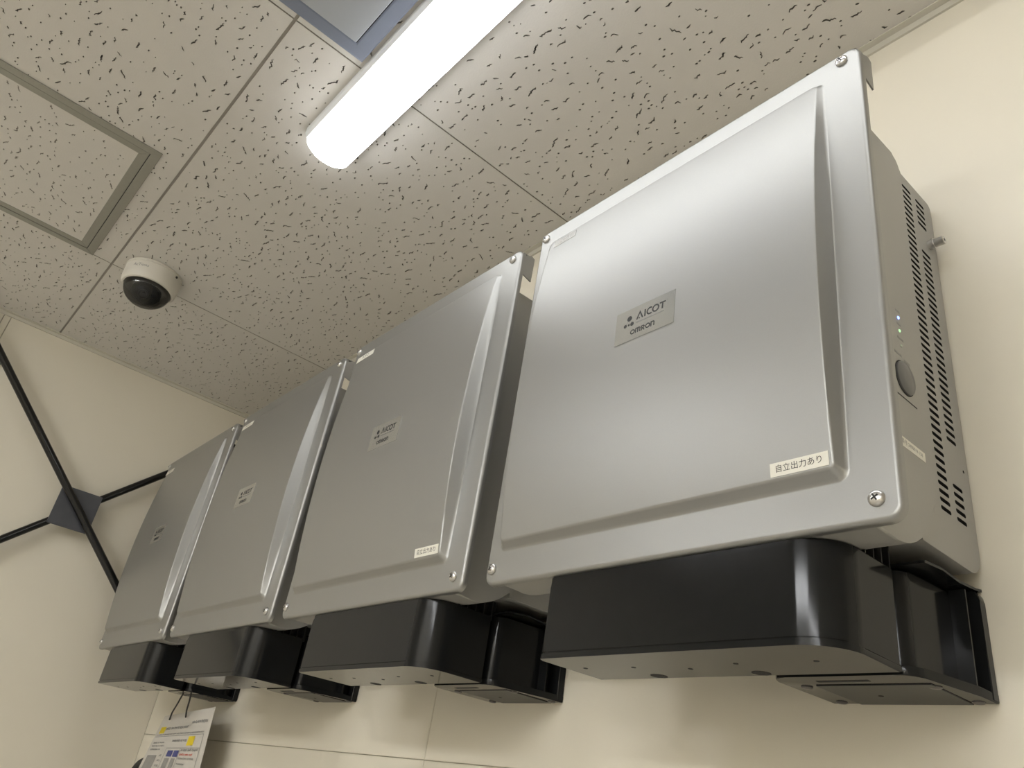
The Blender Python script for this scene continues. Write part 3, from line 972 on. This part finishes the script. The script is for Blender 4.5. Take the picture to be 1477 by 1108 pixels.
def text_line(u0, u1, v, h, m, name='lettering'):
    """one line of print too fine to read: a row of short strokes"""
    bm = bmesh.new()
    u = u0
    while u < u1:
        w = rnd.uniform(0.006, 0.016)
        a0, a1 = v + h * rnd.uniform(0, 0.25), v + h * rnd.uniform(0.75, 1.0)
        for (p0, p1, q0, q1) in ((u, u + w, a0, a0 + h * 0.3), (u, u + w * 0.35, a0, a1), (u + w * 0.5, u + w, a1 - h * 0.3, a1)):
            bm.faces.new([bm.verts.new(Vector(sheet(p, q, 0.0006)) - t.location) for p, q in ((p0, q0), (p0, q1), (p1, q1), (p1, q0))])
        u += w + rnd.choice((0.003, 0.003, 0.004, 0.012))
    o = part(name, bm, m, sh, normals=False)
    o['kind'] = 'stuff'
for (u0, u1, v, h, m) in ((0.19, 0.62, 0.140, 0.030, 'print_grey'), (0.66, 0.93, 0.100, 0.032, 'print_grey'), (0.05, 0.93, 0.207, 0.016, 'print_grey'),
                          (0.42, 0.66, 0.275, 0.024, 'print_grey'), (0.06, 0.27, 0.290, 0.018, 'print_grey'), (0.06, 0.29, 0.325, 0.018, 'print_grey'),
                          (0.06, 0.25, 0.360, 0.018, 'print_grey'), (0.64, 0.90, 0.365, 0.024, 'print_grey'), (0.64, 0.84, 0.408, 0.022, 'paper_red'),
                          (0.64, 0.87, 0.445, 0.018, 'print_faint'), (0.64, 0.75, 0.495, 0.018, 'print_faint'), (0.64, 0.69, 0.545, 0.024, 'print_faint'),
                          (0.65, 0.89, 0.615, 0.028, 'paper_red'), (0.65, 0.89, 0.658, 0.028, 'paper_red'),
                          (0.29, 0.335, 0.42, 0.022, 'print_grey'), (0.29, 0.335, 0.47, 0.022, 'print_grey'), (0.29, 0.335, 0.52, 0.022, 'print_grey'),
                          (0.29, 0.335, 0.57, 0.022, 'print_grey'), (0.29, 0.335, 0.62, 0.022, 'print_grey')):
    text_line(u0, u1, v, h, m)
on_sheet('ruled_line', [(0.03, 0.93, 0.232, 0.237), (0.925, 0.930, 0.237, 0.70), (0.37, 0.923, 0.355, 0.359), (0.37, 0.374, 0.36, 0.70), (0.62, 0.624, 0.36, 0.70), (0.37, 0.928, 0.70, 0.704)], 'print_grey')
on_sheet('yellow_mark', [(0.07, 0.175, 0.130, 0.200), (0.695, 0.80, 0.250, 0.335)], 'paper_yellow')
on_sheet('blue_heading', [(0.42, 0.515, 0.380, 0.440), (0.53, 0.612, 0.380, 0.440)], 'paper_blue')
on_sheet('picture', [(0.06, 0.245, 0.43, 0.66), (0.415, 0.495, 0.455, 0.66), (0.53, 0.595, 0.455, 0.64)], 'paper_grey')
for k, (top, bot) in enumerate((((-1.5888, -0.0840, 1.6745), (0.17, 0.055)), ((-1.4950, -0.1010, 1.6745), (0.50, 0.055)))):
    bm = bmesh.new()
    b = Vector(sheet(*bot, 0.002))
    a = Vector(top)
    mid = a.lerp(b, 0.78) + Vector((0.004, -0.003, 0.002))
    tube(bm, [a - t.location, a.lerp(mid, 0.5) + Vector((0.002, 0, 0.001)) - t.location, mid - t.location, b - t.location], 0.0017, 8)
    part('tie', bm, 'rubber_black', t, smooth=50)

# black conduit in the corner below the sheet
bm = bmesh.new()
pts = []
for k in range(13):
    a = math.radians(200 - 110 * k / 12)
    pts.append((-1.840 + 0.075 * math.cos(a), -0.030, 1.4600 + 0.075 * math.sin(a)))
pts = [(-1.9105, -0.030, 1.25)] + pts
tube(bm, pts + [(-1.70, -0.020, 1.530), (-1.60, -0.016, 1.50)], 0.0115, 14)
tag(part('cable_conduit', bm, 'rubber_black', None, smooth=50), 'black cable conduit bending behind the hanging instruction sheet', 'conduit')
